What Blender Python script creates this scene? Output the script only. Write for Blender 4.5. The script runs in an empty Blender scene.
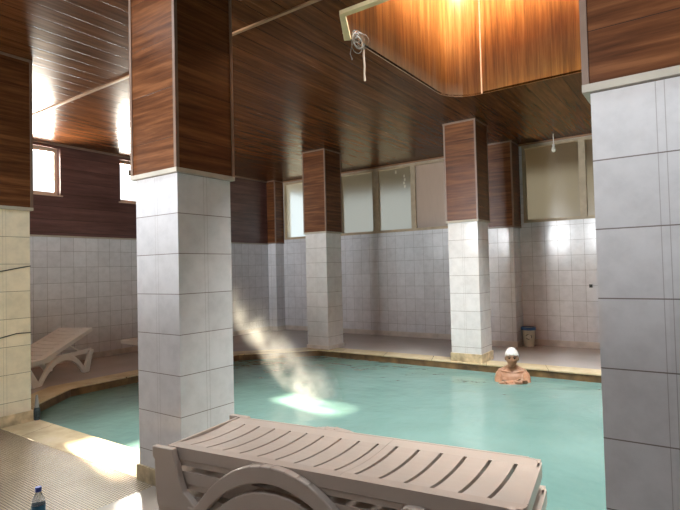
import bpy, bmesh, math, random
from mathutils import Vector, Matrix
random.seed(7)
S = bpy.context.scene
COL = S.collection
PI = math.pi

# ------------------------------------------------------------------ helpers
def tag(o, label=None, cat=None, group=None, kind=None):
    if label: o['label'] = label
    if cat: o['category'] = cat
    if group: o['group'] = group
    if kind: o['kind'] = kind
    return o

def root(name, loc, label, cat, rz=0, group=None):
    o = bpy.data.objects.new(name, None)
    o.empty_display_size = .1
    o.location = loc
    o.rotation_euler = (0, 0, rz)
    COL.objects.link(o)
    return tag(o, label, cat, group)

def uvbox(bm, off=(0, 0), vert=False):
    """metric box projection in the mesh's own coordinates"""
    l = bm.loops.layers.uv.verify()
    bm.normal_update()
    for f in bm.faces:
        n = f.normal
        a = max(range(3), key=lambda i: abs(n[i]))
        for lp in f.loops:
            c = lp.vert.co
            u, v = ((c.y, c.z), (c.x, c.z), (c.y, c.x))[a]
            if vert and a < 2: u, v = v, u
            lp[l].uv = (u + off[0], v + off[1])

def obj(name, bm, mat, parent=None, world=True, uv=None, vert=False, smooth=False, bev=0, kind=None):
    """links bm as one mesh object; world=True: bm is in world space although parented to an unrotated root"""
    if bev:
        bmesh.ops.bevel(bm, geom=[e for e in bm.edges if e.calc_face_angle(0) > .5], offset=bev, segments=2, affect='EDGES', profile=.5)
    uvbox(bm, uv or (0, 0), vert)
    if parent is not None and world:
        p = parent
        off = Vector((0, 0, 0))
        while p is not None:
            off += p.location
            p = p.parent
        bmesh.ops.translate(bm, vec=-off, verts=bm.verts)
    me = bpy.data.meshes.new(name)
    bm.to_mesh(me)
    bm.free()
    for m in (mat if isinstance(mat, (list, tuple)) else [mat]): me.materials.append(m)
    if smooth:
        for p in me.polygons: p.use_smooth = True
        if smooth != 'all':
            me.set_sharp_from_angle(angle=smooth if isinstance(smooth, float) else .7)
    o = bpy.data.objects.new(name, me)
    COL.objects.link(o)
    if parent is not None: o.parent = parent
    if kind: o['kind'] = kind
    return o

def BM(): return bmesh.new()

def box(bm, lo, hi, mi=0):
    x0, y0, z0 = lo; x1, y1, z1 = hi
    v = [bm.verts.new(p) for p in ((x0,y0,z0),(x1,y0,z0),(x1,y1,z0),(x0,y1,z0),(x0,y0,z1),(x1,y0,z1),(x1,y1,z1),(x0,y1,z1))]
    for q in ((0,3,2,1),(4,5,6,7),(0,1,5,4),(1,2,6,5),(2,3,7,6),(3,0,4,7)):
        f = bm.faces.new([v[i] for i in q]); f.material_index = mi
    return bm

def prism(bm, pts, z0, z1, cap=True):
    """vertical prism over a ccw outline"""
    a = [bm.verts.new((x, y, z0)) for x, y in pts]
    b = [bm.verts.new((x, y, z1)) for x, y in pts]
    n = len(pts)
    for i in range(n): bm.faces.new((a[i], a[(i+1) % n], b[(i+1) % n], b[i]))
    if cap:
        bm.faces.new(b); bm.faces.new(a[::-1])
    return bm

def tube(bm, pts, r, seg=8, closed=False):
    pts = [Vector(p) for p in pts]
    rr = r if isinstance(r, (list, tuple)) else [r]*len(pts)
    rings = []
    n = len(pts)
    prev = None
    for i, p in enumerate(pts):
        if closed: t = (pts[(i+1) % n]-pts[i-1])
        else: t = pts[min(i+1, n-1)]-pts[max(i-1, 0)]
        t.normalize()
        ref = prev if prev is not None else (Vector((0,0,1)) if abs(t.z) < .9 else Vector((1,0,0)))
        s = t.cross(ref)
        if s.length < 1e-5: s = t.cross(Vector((1, .3, .2)))
        s.normalize()
        w = s.cross(t).normalized(); prev = w
        rings.append([bm.verts.new(p + rr[i]*(math.cos(2*PI*k/seg)*s + math.sin(2*PI*k/seg)*w)) for k in range(seg)])
    m = n if closed else n-1
    for i in range(m):
        a, b = rings[i], rings[(i+1) % n]
        for k in range(seg): bm.faces.new((a[k], a[(k+1) % seg], b[(k+1) % seg], b[k]))
    if not closed:
        bm.faces.new(rings[0][::-1]); bm.faces.new(rings[-1])
    bmesh.ops.recalc_face_normals(bm, faces=bm.faces)
    return bm

def lathe(bm, prof, c=(0, 0, 0), seg=24, cap=True):
    rings = []
    for r, z in prof:
        rings.append([bm.verts.new((c[0]+r*math.cos(2*PI*k/seg), c[1]+r*math.sin(2*PI*k/seg), c[2]+z)) for k in range(seg)])
    for a, b in zip(rings, rings[1:]):
        for k in range(seg): bm.faces.new((a[k], a[(k+1) % seg], b[(k+1) % seg], b[k]))
    if cap:
        bm.faces.new(rings[0][::-1]); bm.faces.new(rings[-1])
    bmesh.ops.recalc_face_normals(bm, faces=bm.faces)
    return bm

# ------------------------------------------------------------------ materials
def mat(name):
    m = bpy.data.materials.new(name); m.use_nodes = True
    nt = m.node_tree
    return m, nt, nt.nodes['Principled BSDF']
def N(nt, t, **k):
    n = nt.nodes.new(t)
    for a, b in k.items():
        if a in n.inputs: n.inputs[a].default_value = b
        else: setattr(n, a, b)
    return n
def M(nt, op, a, b=None, c=None):
    n = nt.nodes.new('ShaderNodeMath'); n.operation = op
    for i, x in enumerate((a, b, c)):
        if x is None: continue
        if isinstance(x, (int, float)): n.inputs[i].default_value = x
        else: nt.links.new(x, n.inputs[i])
    return n.outputs[0]
def mix(nt, fac, a, b, blend='MIX'):
    n = nt.nodes.new('ShaderNodeMix'); n.data_type = 'RGBA'; n.blend_type = blend
    for s, x in ((n.inputs[0], fac), (n.inputs[6], a), (n.inputs[7], b)):
        if isinstance(x, (int, float)): s.default_value = x
        elif isinstance(x, tuple): s.default_value = (*x, 1) if len(x) == 3 else x
        else: nt.links.new(x, s)
    return n.outputs[2]
def ramp(nt, fac, stops):
    n = nt.nodes.new('ShaderNodeValToRGB')
    e = n.color_ramp.elements
    while len(e) < len(stops): e.new(.5)
    for q, (p, c) in zip(e, stops):
        q.position = p; q.color = (*c, 1) if isinstance(c, tuple) else (c, c, c, 1)
    nt.links.new(fac, n.inputs[0])
    return n.outputs[0]
def noise(nt, vec, scale, detail=3, rough=.5, sc=(1, 1, 1)):
    mp = N(nt, 'ShaderNodeMapping'); mp.inputs['Scale'].default_value = sc
    nt.links.new(vec, mp.inputs[0])
    n = N(nt, 'ShaderNodeTexNoise', Scale=scale, Detail=detail, Roughness=rough)
    nt.links.new(mp.outputs[0], n.inputs['Vector'])
    return n.outputs[0]
def bump(nt, h, bsdf, strength=.3, dist=.01, normal=None):
    b = N(nt, 'ShaderNodeBump', Strength=strength, Distance=dist)
    nt.links.new(h, b.inputs['Height'])
    if normal is not None: nt.links.new(normal, b.inputs['Normal'])
    if bsdf is not None: nt.links.new(b.outputs[0], bsdf.inputs['Normal'])
    return b.outputs[0]
def coord(nt, which='UV'):
    return N(nt, 'ShaderNodeTexCoord').outputs[which]
def sep(nt, v):
    n = N(nt, 'ShaderNodeSeparateXYZ'); nt.links.new(v, n.inputs[0]); return n.outputs
def comb(nt, x, y, z=0):
    n = N(nt, 'ShaderNodeCombineXYZ')
    for i, q in enumerate((x, y, z)):
        if isinstance(q, (int, float)): n.inputs[i].default_value = q
        else: nt.links.new(q, n.inputs[i])
    return n.outputs[0]

def plain(name, c, rough=.5, metal=0, spec=.5, noise_amt=.12, nscale=8):
    m, nt, b = mat(name)
    n = noise(nt, coord(nt, 'Object'), nscale, 4)
    d = tuple(x*(1-noise_amt) for x in c); l = tuple(min(1, x*(1+noise_amt)) for x in c)
    nt.links.new(ramp(nt, n, [(.3, d), (.7, l)]), b.inputs['Base Color'])
    b.inputs['Roughness'].default_value = rough
    b.inputs['Metallic'].default_value = metal
    b.inputs['Specular IOR Level'].default_value = spec
    return m

def line_at(nt, x, period, w):
    """1 on a joint of half width w every `period`"""
    f = M(nt, 'FRACT', M(nt, 'DIVIDE', x, period))
    d = M(nt, 'MULTIPLY', M(nt, 'MINIMUM', f, M(nt, 'SUBTRACT', 1, f)), period)
    return M(nt, 'LESS_THAN', d, w)

def tile_mat(name, col, grout, tw, th, rough=.16, pillar=False, jw=.0022, var=.05, stain=None):
    m, nt, b = mat(name)
    uv = coord(nt)
    u, v, _ = sep(nt, uv)
    h = line_at(nt, v, th, jw)
    if pillar:   # a narrow listello between two tile columns
        d = M(nt, 'ABSOLUTE', M(nt, 'SUBTRACT', M(nt, 'ABSOLUTE', M(nt, 'SUBTRACT', u, .215)), .013))
        vj = M(nt, 'MULTIPLY', M(nt, 'LESS_THAN', d, jw*.6), .55)
    else:
        vj = line_at(nt, u, tw, jw*.9)
    j = M(nt, 'MAXIMUM', h, vj)
    cell = comb(nt, M(nt, 'FLOOR', M(nt, 'DIVIDE', u, tw)), M(nt, 'FLOOR', M(nt, 'DIVIDE', v, th)))
    wn = N(nt, 'ShaderNodeTexWhiteNoise', noise_dimensions='2D'); nt.links.new(cell, wn.inputs[0])
    ver = noise(nt, uv, 9, 6, .65)
    marb = ramp(nt, ver, [(.35, tuple(c*(1-2*var) for c in col)), (.55, col), (.75, tuple(min(1, c*(1+var)) for c in col))])
    tv = M(nt, 'MULTIPLY_ADD', wn.outputs[0], var*2, 1-var)
    c1 = mix(nt, 1, marb, comb(nt, tv, tv, tv), 'MULTIPLY')
    if stain:    # mineral stain creeping up from the floor
        sc, z1 = stain
        nn = noise(nt, uv, 7, 4)
        s = M(nt, 'MULTIPLY', M(nt, 'SUBTRACT', 1, M(nt, 'SMOOTH_MIN', M(nt, 'DIVIDE', M(nt, 'ADD', v, z1[1]), z1[0]), 1, .2)), nn)
        cl = N(nt, 'ShaderNodeClamp'); nt.links.new(M(nt, 'MULTIPLY', s, 1.6), cl.inputs[0])
        c1 = mix(nt, cl.outputs[0], c1, sc)
    nt.links.new(mix(nt, j, c1, grout), b.inputs['Base Color'])
    nt.links.new(M(nt, 'MULTIPLY_ADD', j, .6, rough), b.inputs['Roughness'])
    wav = noise(nt, uv, 3, 2)
    hgt = M(nt, 'ADD', M(nt, 'MULTIPLY', j, -1.0), M(nt, 'MULTIPLY', wav, .8))
    bump(nt, hgt, b, .25, .004)
    return m

def wood_mat(name, dark, mid, light, plank=.2, rough=.28, along=1.4, across=22, groove=.0025, bumpy=.15, vary=.25, gc=None, streak=None, spec=.5):
    """laminated boards: grain and boards run along u"""
    m, nt, b = mat(name)
    uv = coord(nt)
    u, v, _ = sep(nt, uv)
    row = M(nt, 'FLOOR', M(nt, 'DIVIDE', v, plank))
    wn = N(nt, 'ShaderNodeTexWhiteNoise', noise_dimensions='1D'); nt.links.new(row, wn.inputs[1])
    vec = comb(nt, M(nt, 'ADD', u, M(nt, 'MULTIPLY', wn.outputs[0], 17)), v, row)
    n1 = noise(nt, vec, 1, 6, .62, (along, across, 1))
    n2 = noise(nt, vec, 1, 3, .5, (along*.6, across*.25, 1))
    n3 = noise(nt, vec, 1, 4, .6, (along*5, across*1.6, 1))
    f = M(nt, 'ADD', M(nt, 'MULTIPLY', n1, .62), M(nt, 'ADD', M(nt, 'MULTIPLY', n2, .3), M(nt, 'MULTIPLY', n3, .12)))
    c = ramp(nt, f, [(.36, dark), (.52, mid), (.68, light)])
    tv = M(nt, 'MULTIPLY_ADD', wn.outputs[0], vary, 1-vary*.5)
    c = mix(nt, 1, c, comb(nt, tv, tv, tv), 'MULTIPLY')
    g = line_at(nt, v, plank, groove)
    c = mix(nt, g, c, gc or tuple(x*.35 for x in dark))
    if streak:   # whitish water marks with a shape of their own
        c = streak(nt, c)
    nt.links.new(c, b.inputs['Base Color'])
    nt.links.new(M(nt, 'MULTIPLY_ADD', n1, .15, rough-.07), b.inputs['Roughness'])
    b.inputs['Specular IOR Level'].default_value = spec
    bump(nt, M(nt, 'SUBTRACT', M(nt, 'MULTIPLY', n1, bumpy), g), b, .3, .004)
    return m

TILE = tile_mat('wall_tile', (.66, .665, .69), (.24, .23, .225), .2, .245)
PTILE = tile_mat('pillar_tile', (.65, .64, .64), (.18, .15, .13), .215, .249, rough=.13, pillar=True, var=.045)
WARM_PTILE = tile_mat('warm_lit_pillar_tile', (.78, .67, .51), (.22, .17, .12), .215, .249, rough=.16, pillar=True)  # left pillar's tile, with the warm bounced light put into its colour
W_CEIL = wood_mat('ceiling_boards', (.050, .017, .006), (.098, .034, .012), (.165, .062, .023), plank=.2, rough=.24, across=24, vary=.25, bumpy=.0, spec=.06)
W_WALL = wood_mat('wall_boards', (.062, .028, .024), (.110, .052, .045), (.16, .080, .068), plank=.2, rough=.33, across=16, vary=.2)
W_PILL = wood_mat('pillar_boards', (.036, .012, .005), (.110, .039, .014), (.22, .088, .033), plank=.31, rough=.3, across=30, groove=.0012, vary=.15, spec=.22)
def well_streak(nt, c):
    x, y, z = sep(nt, coord(nt, 'Object'))
    nn = noise(nt, coord(nt, 'Object'), 1, 4, .6, (14, 14, 1.5))
    # pale lime wash along the lower edge of the left side and beside the corner
    low = M(nt, 'MULTIPLY', M(nt, 'LESS_THAN', x, -2.3), M(nt, 'SUBTRACT', .17, M(nt, 'SUBTRACT', z, 3.37)))
    low = M(nt, 'MULTIPLY', M(nt, 'MAXIMUM', low, 0), 5.5)
    a = M(nt, 'MULTIPLY', M(nt, 'MULTIPLY', low, nn), 2.0)
    yc = M(nt, 'SUBTRACT', 1, M(nt, 'DIVIDE', M(nt, 'ABSOLUTE', M(nt, 'SUBTRACT', y, 5.49)), .07))
    cv = M(nt, 'MULTIPLY', M(nt, 'MAXIMUM', yc, 0), M(nt, 'MAXIMUM', M(nt, 'SUBTRACT', .5, M(nt, 'SUBTRACT', z, 3.37)), 0))
    a = M(nt, 'ADD', a, M(nt, 'MULTIPLY', M(nt, 'MULTIPLY', cv, nn), 2.6))
    cl = N(nt, 'ShaderNodeClamp'); nt.links.new(a, cl.inputs[0])
    return mix(nt, M(nt, 'MULTIPLY', cl.outputs[0], .7), c, (.62, .42, .30))
W_WELL = wood_mat('well_boards', (.19, .060, .012), (.45, .155, .032), (.64, .27, .07), plank=.12, rough=.38, along=1.2, across=26, groove=.001, vary=.25, streak=well_streak)
BEAD = plain('pale_wood_bead', (.30, .16, .08), .4)
BEADP = plain('grey_brown_angle_strip', (.19, .125, .09), .35)
CREAM = plain('cream_trim', (.42, .38, .31), .55)
BASE = plain('stained_base_trim', (.50, .40, .25), .35, noise_amt=.45, nscale=10)
STONE = plain('pale_base_trim', (.56, .51, .46), .35, noise_amt=.15)
FRAME = plain('window_frame', (.42, .33, .22), .45)
WHITEP = plain('white_plastic', (.72, .71, .69), .35, noise_amt=.04)
LOUNGE = plain('beige_plastic', (.47, .385, .32), .32, noise_amt=.04, nscale=5)
BLACK = plain('black_rubber', (.02, .02, .02), .5)
CONCR = plain('plaster', (.5, .48, .45), .8)
POOLIN = plain('stained_pool_wall', (.16, .095, .04), .45, noise_amt=.5, nscale=7)

# ------------------------------------------------------------------ measures (metres; camera stands at x=0 y=0)
CEIL, TT = 3.37, 1.95
XL, YB, XR, YF = -8.09, 8.89, 5.6, -6.0
POOL = [(-5.2, 2.32), (3.9, 2.32), (4.5, 2.9), (4.5, 6.3), (4.0, 6.83), (-5.32, 6.83), (-6.2, 5.88), (-6.2, 3.18), (-5.743, 2.573)]
def offset(poly, d):
    out = []
    n = len(poly)
    for i in range(n):
        p0, p1, p2 = (Vector(poly[(i+k) % n]) for k in (-1, 0, 1))
        a = (p1-p0).normalized(); b = (p2-p1).normalized()
        na = Vector((a.y, -a.x)); nb = Vector((b.y, -b.x))
        k = (na+nb).normalized()
        out.append(tuple(p1 + k*d/max(.4, k.dot(na))))
    return out
BAND = offset(POOL, .32)

# ------------------------------------------------------------------ floor, coping, pool
def floor_mat():
    m, nt, b = mat('wet_floor')
    co = coord(nt, 'Object')
    x, y, z = sep(nt, co)
    near = M(nt, 'MULTIPLY', M(nt, 'LESS_THAN', y, 2.01), M(nt, 'LESS_THAN', x, -2.88))
    # near: small raised round mosaic
    p = .021
    row = M(nt, 'FLOOR', M(nt, 'DIVIDE', y, p*.866))
    xs = M(nt, 'ADD', M(nt, 'DIVIDE', x, p), M(nt, 'MULTIPLY', M(nt, 'MODULO', row, 2), .5))
    fx = M(nt, 'SUBTRACT', M(nt, 'FRACT', xs), .5)
    fy = M(nt, 'SUBTRACT', M(nt, 'FRACT', M(nt, 'DIVIDE', y, p*.866)), .5)
    r = M(nt, 'SQRT', M(nt, 'ADD', M(nt, 'MULTIPLY', fx, fx), M(nt, 'MULTIPLY', fy, fy)))
    dot = M(nt, 'SMOOTH_MIN', M(nt, 'MULTIPLY', M(nt, 'MAXIMUM', M(nt, 'SUBTRACT', .5, r), 0), 3.2), 1, .2)
    nn = noise(nt, co, 3, 4)
    mos = mix(nt, dot, (.12, .092, .065), ramp(nt, nn, [(.3, (.36, .28, .19)), (.7, (.50, .40, .27))]))
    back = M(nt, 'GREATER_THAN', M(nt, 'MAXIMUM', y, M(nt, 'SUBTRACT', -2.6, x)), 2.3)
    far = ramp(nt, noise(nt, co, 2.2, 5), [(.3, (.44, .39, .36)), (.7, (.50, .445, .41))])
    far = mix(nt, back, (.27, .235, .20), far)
    nt.links.new(mix(nt, near, far, mos), b.inputs['Base Color'])
    nt.links.new(M(nt, 'MULTIPLY_ADD', near, -.1, .2), b.inputs['Roughness'])
    dome = M(nt, 'SQRT', M(nt, 'MAXIMUM', M(nt, 'SUBTRACT', .27, M(nt, 'MULTIPLY', r, r)), 0))
    h = M(nt, 'ADD', M(nt, 'MULTIPLY', M(nt, 'MULTIPLY', dome, near), 1.6), M(nt, 'MULTIPLY', noise(nt, co, 2, 3), .4))
    b.inputs['Specular IOR Level'].default_value = .9
    bump(nt, h, b, .3, .007)
    return m
FLOOR = floor_mat()
def coping_mat():
    m, nt, b = mat('marble_coping')
    co = coord(nt, 'Object')
    x, y, z = sep(nt, co)
    n1 = noise(nt, co, 4, 6, .6)
    c = ramp(nt, n1, [(.3, (.50, .39, .23)), (.55, (.65, .53, .33)), (.75, (.71, .60, .42))])
    j = line_at(nt, M(nt, "ADD", x, M(nt, "MULTIPLY", y, .36)), .8, .003)
    nt.links.new(mix(nt, j, c, (.22, .16, .09)), b.inputs['Base Color'])
    b.inputs['Roughness'].default_value = .24
    bump(nt, noise(nt, co, 3, 3), b, .15, .004)
    return m
COPING = coping_mat()

bm = BM()
outer = [(XL, YF), (XR, YF), (XR, YB), (XL, YB)]
for ring in (outer, BAND):
    v = [bm.verts.new((x, y, 0)) for x, y in ring]
    for i in range(len(v)): bm.edges.new((v[i], v[(i+1) % len(v)]))
bmesh.ops.triangle_fill(bm, edges=bm.edges[:], use_beauty=True, normal=(0, 0, 1))
o = obj('floor', bm, FLOOR, kind='structure')
bm = BM()
n = len(POOL)
a = [bm.verts.new((x, y, 0.002)) for x, y in BAND]
b_ = [bm.verts.new((x, y, 0.002)) for x, y in POOL]
c_ = [bm.verts.new((x, y, -.014)) for x, y in POOL]
for i in range(n):
    k = (i+1) % n
    bm.faces.new((a[i], a[k], b_[k], b_[i])); bm.faces.new((b_[i], b_[k], c_[k], c_[i]))
obj('trim_1', bm, COPING, kind='structure')
bm = BM()
PIN = offset(POOL, .012)
a = [bm.verts.new((x, y, -.001)) for x, y in PIN]
b_ = [bm.verts.new((x, y, -1.44)) for x, y in PIN]
for i in range(n): bm.faces.new((a[i], a[(i+1) % n], b_[(i+1) % n], b_[i]))
bm.faces.new(b_)
obj('pool_basin', bm, POOLIN, kind='structure')

def water_mat():
    m, nt, b = mat('murky_thermal_water')
    co = coord(nt, 'Object')
    n0 = noise(nt, co, .9, 3, .5)
    nt.links.new(ramp(nt, n0, [(.35, (.138, .255, .230)), (.65, (.18, .31, .28))]), b.inputs['Base Color'])
    b.inputs['Roughness'].default_value = .06
    b.inputs['IOR'].default_value = 1.33
    h = M(nt, 'ADD', noise(nt, co, 2.2, 3, .5, (1, 1.3, 1)), M(nt, 'MULTIPLY', noise(nt, co, 8, 2, .5), .22))
    bump(nt, h, b, .5, .04)
    return m
bm = BM()
f = bm.faces.new([bm.verts.new((x, y, -.1)) for x, y in offset(POOL, .008)])
w = obj('pool_water', bm, water_mat())
tag(w, 'murky turquoise water filling the pool', 'water', kind='stuff')

# ------------------------------------------------------------------ walls
def wall_x(name, x0, x1, y0, y1, z0, z1, holes, m, axis):
    pass
WT = .22
# left wall: tiles below, boards above with three window openings
LW = [(1.0, 2.1), (2.62, 4.0), (5.0, 5.5)]
WZ0, WZ1 = 2.575, 3.30
bm = BM(); box(bm, (XL-WT, YF, -.2), (XL, YB+WT, 1.95))
obj('wall_left', bm, TILE, kind='structure')
bm = BM()
ys = YF
for y0, y1 in LW:
    box(bm, (XL-WT, ys, 1.95), (XL+.012, y0, CEIL+.1)); ys = y1
    box(bm, (XL-WT, y0, 1.95), (XL+.012, y1, WZ0)); box(bm, (XL-WT, y0, WZ1), (XL+.012, y1, CEIL+.1))
box(bm, (XL-WT, ys, 1.95), (XL+.012, YB+WT, CEIL+.1))
obj('wall_left_boards', bm, W_WALL, kind='structure')
bm = BM(); box(bm, (XL, YF, 1.93), (XL+.025, 8.62, 1.955))
obj('trim_2', bm, CREAM, kind='structure')
bm = BM(); box(bm, (XL+.012, YF, CEIL-.03), (XL+.04, 8.6, CEIL))
obj('trim_3', bm, BEADP, kind='structure')
bm = BM(); box(bm, (XL, YF, 0), (XL+.012, 8.62, .09))
obj('baseboard_left', bm, STONE, kind='structure')

# back wall with two window bands
GA, GB = (-7.82, -3.02), (-2.47, 3.9)
GZ0, GZ1 = 2.035, 3.335
bm = BM()
box(bm, (XL, YB, -.2), (XR, YB+WT, GZ0))
for x0, x1 in ((XL, GA[0]), (GA[1], GB[0]), (GB[1], XR)): box(bm, (x0, YB, GZ0), (x1, YB+WT, CEIL+.1))
box(bm, (GA[0], YB, GZ1), (GA[1], YB+WT, CEIL+.1)); box(bm, (GB[0], YB, GZ1), (GB[1], YB+WT, CEIL+.1))
obj('wall_back', bm, TILE, kind='structure', uv=(.15, 0))
bm = BM(); box(bm, (-7.856, YB-.012, 0), (XR, YB, .095))
obj('baseboard_back', bm, STONE, kind='structure')
bm = BM(); box(bm, (-7.856, YB-.02, CEIL-.03), (XR, YB, CEIL))
obj('trim_4', bm, BEAD, kind='structure')
# right and front walls (out of view; the front one has glazing added to light the near side)
bm = BM(); box(bm, (XR, YF, -.2), (XR+WT, YB+WT, CEIL+.1))
obj('wall_right', bm, TILE, kind='structure')
FW = (-7.4, -2.9, 1.8, 3.2)
bm = BM()
box(bm, (XL-WT, YF-WT, -.2), (XR+WT, YF, FW[2])); box(bm, (XL-WT, YF-WT, FW[3]), (XR+WT, YF, CEIL+.1))
box(bm, (XL-WT, YF-WT, FW[2]), (FW[0], YF, FW[3])); box(bm, (FW[1], YF-WT, FW[2]), (XR+WT, YF, FW[3]))
obj('wall_front', bm, TILE, kind='structure')
bm = BM(); box(bm, (XL, -1.7, 0), (2.2, -1.5, 1.9))
obj('added_shade_wall', bm, TILE, kind='structure')  # unseen wall added to keep front light off the lower pillars

# ------------------------------------------------------------------ ceiling with the light well
HX0, HX1, HY0, HY1, HR = -2.48, .9, 3.34, 5.94, .36
hole = [(HX1, HY0), (HX1, HY1)]
for i in range(9):
    t = PI/2 + i*PI/2/8
    hole.append((HX0+HR+HR*math.cos(t), HY1-HR+HR*math.sin(t)))
hole += [(HX0, 3.64), (-2.26, HY0)]
NTOP = 4.0
NEAR = [(-3.9, -2.78, .1, 1.45), (.2, 1.7, .3, 1.7)]     # two unseen skylights over the near floor, added to light the near pillars
holes = [[(a, c), (b, c), (b, d), (a, d)] for a, b, c, d in NEAR]
bm = BM()
for ring in ([(XL-WT, YF-WT), (XR+WT, YF-WT), (XR+WT, YB+WT), (XL-WT, YB+WT)], hole, *holes):
    v = [bm.verts.new((x, y, CEIL)) for x, y in ring]
    for i in range(len(v)): bm.edges.new((v[i], v[(i+1) % len(v)]))
bmesh.ops.triangle_fill(bm, edges=bm.edges[:], use_beauty=True, normal=(0, 0, -1))
for f in bm.faces:
    if f.normal.z > 0: f.normal_flip()
ceil = obj('ceiling', bm, W_CEIL, kind='structure')
sm = ceil.modifiers.new('thick', 'SOLIDIFY'); sm.thickness = .02; sm.offset = -1
WELLTOP = 5.9
bm = BM()
for NX0, NX1, NY0, NY1 in NEAR:
    for q in ((NX0-.05, NY0-.05, NX0, NY1+.05), (NX1, NY0-.05, NX1+.05, NY1+.05), (NX0, NY0-.05, NX1, NY0), (NX0, NY1, NX1, NY1+.05)): box(bm, (q[0], q[1], CEIL+.021), (q[2], q[3], NTOP))
obj('added_light_well', bm, CONCR, kind='structure')
bm = BM()
hv = hole
L0 = [bm.verts.new((x, y, CEIL-.004)) for x, y in hv]
L1 = [bm.verts.new((x, y, WELLTOP)) for x, y in hv]
for i in range(len(hv)):
    k = (i+1) % len(hv)
    bm.faces.new((L0[i], L1[i], L1[k], L0[k]))
uvl = bm.loops.layers.uv.verify()
well = None
# unroll the boards around the well: u runs up the wall, v around it
per = [0]
for i in range(len(hv)): per.append(per[-1] + (Vector(hv[(i+1) % len(hv)])-Vector(hv[i])).length)
me = bpy.data.meshes.new('light_well')
for i, f in enumerate(bm.faces):
    for lp in f.loops:
        j = i if lp.vert in (L0[i], L1[i]) else i+1
        lp[uvl].uv = (lp.vert.co.z, per[j])
bm.to_mesh(me); bm.free(); me.materials.append(W_WELL)
well = bpy.data.objects.new('light_well', me); COL.objects.link(well); well['kind'] = 'structure'
sm = well.modifiers.new('thick', 'SOLIDIFY'); sm.thickness = .008; sm.offset = -1
for p in me.polygons: p.use_smooth = True
me.set_sharp_from_angle(angle=.6)
# pale cover strips across the ceiling boards
bm = BM(); box(bm, (XL, 3.04, CEIL-.014), (XR, 3.07, CEIL))
obj('trim_5', bm, BEAD, kind='structure')
# thin edge strip on the far side of the well, seen as one pale line up its boards
bm = BM(); box(bm, (-2.085-.007, HY1-.012, CEIL-.004), (-2.085+.007, HY1, WELLTOP))
obj('trim_6', bm, plain('pale_strip', (.40, .22, .12), .5), kind='structure')

# ------------------------------------------------------------------ windows
def clear_glass():
    m, nt, b = mat('clear_pane')
    nt.nodes.remove(b)
    out = nt.nodes['Material Output']
    t = N(nt, 'ShaderNodeBsdfTransparent'); g = N(nt, 'ShaderNodeBsdfGlossy', Roughness=.02)
    fr = N(nt, 'ShaderNodeFresnel', IOR=1.4)
    x = N(nt, 'ShaderNodeMixShader')
    nt.links.new(fr.outputs[0], x.inputs[0]); nt.links.new(t.outputs[0], x.inputs[1]); nt.links.new(g.outputs[0], x.inputs[2])
    nt.links.new(x.outputs[0], out.inputs[0])
    return m
CLEAR = clear_glass()
def frosted(name, tint, rough, body, bodyc):
    m, nt, b = mat(name)
    nt.nodes.remove(b)
    out = nt.nodes['Material Output']
    co = coord(nt, 'Object')
    r = N(nt, 'ShaderNodeBsdfRefraction', IOR=1.12, Roughness=rough); r.inputs[0].default_value = (*tint, 1)
    d = N(nt, 'ShaderNodeBsdfDiffuse')
    nt.links.new(ramp(nt, noise(nt, co, 1, 3, .6, (30, 30, 3)), [(.3, tuple(c*.86 for c in bodyc)), (.7, bodyc)]), d.inputs[0])
    tl = N(nt, 'ShaderNodeBsdfTranslucent'); tl.inputs[0].default_value = (*bodyc, 1)
    x0 = N(nt, 'ShaderNodeMixShader'); x0.inputs[0].default_value = .5
    nt.links.new(d.outputs[0], x0.inputs[1]); nt.links.new(tl.outputs[0], x0.inputs[2])
    g = N(nt, 'ShaderNodeBsdfGlossy', Roughness=.12)
    x = N(nt, 'ShaderNodeMixShader'); x.inputs[0].default_value = body
    nt.links.new(r.outputs[0], x.inputs[1]); nt.links.new(x0.outputs[0], x.inputs[2])
    y = N(nt, 'ShaderNodeMixShader'); fr = N(nt, 'ShaderNodeFresnel', IOR=1.35)
    nt.links.new(fr.outputs[0], y.inputs[0]); nt.links.new(x.outputs[0], y.inputs[1]); nt.links.new(g.outputs[0], y.inputs[2])
    nt.links.new(y.outputs[0], out.inputs[0])
    return m
FROST = frosted('frosted_pane', (.46, .46, .43), .55, .14, (.34, .32, .28))
FROSTB = frosted('bright_frosted_pane', (.74, .77, .76), .5, .2, (.5, .5, .48))
SHEET = frosted('covered_pane', (.4, .38, .36), .5, .85, (.56, .49, .45))
DUST = frosted('dusty_pane', (.38, .34, .27), .55, .18, (.36, .32, .26))

wn = 0
for y0, y1 in LW:
    wn += 1
    r = bpy.data.objects.new('window_%d' % wn, None); r.location = (XL, y0, WZ0); COL.objects.link(r); r['kind'] = 'structure'
    bm = BM(); t = .05
    x0, x1 = XL-.14, XL-.08
    box(bm, (x0, y0, WZ0), (x1, y0+t, WZ1)); box(bm, (x0, y1-t, WZ0), (x1, y1, WZ1))
    box(bm, (x0, y0+t, WZ0), (x1, y1-t, WZ0+t)); box(bm, (x0, y0+t, WZ1-t), (x1, y1-t, WZ1))
    obj('window_frame', bm, plain('pale_frame', (.55, .40, .30), .5) if wn == 1 else bpy.data.materials['pale_frame'], r)
    bm = BM(); box(bm, (XL-.112, y0+t, WZ0+t), (XL-.106, y1-t, WZ1-t))
    obj('pane', bm, CLEAR, r)
    bm = BM(); box(bm, (XL, y0-.03, WZ0-.02), (XL+.03, y1+.03, WZ0))
    obj('sill_strip', bm, bpy.data.materials['pale_frame'], r)
    if wn == 3:
        bm = BM(); box(bm, (XL-.1, 5.22, 3.06), (XL-.085, 5.36, 3.16)); obj('latch_plate', bm, plain('dark_plate', (.1, .1, .08), .5), r)

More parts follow.
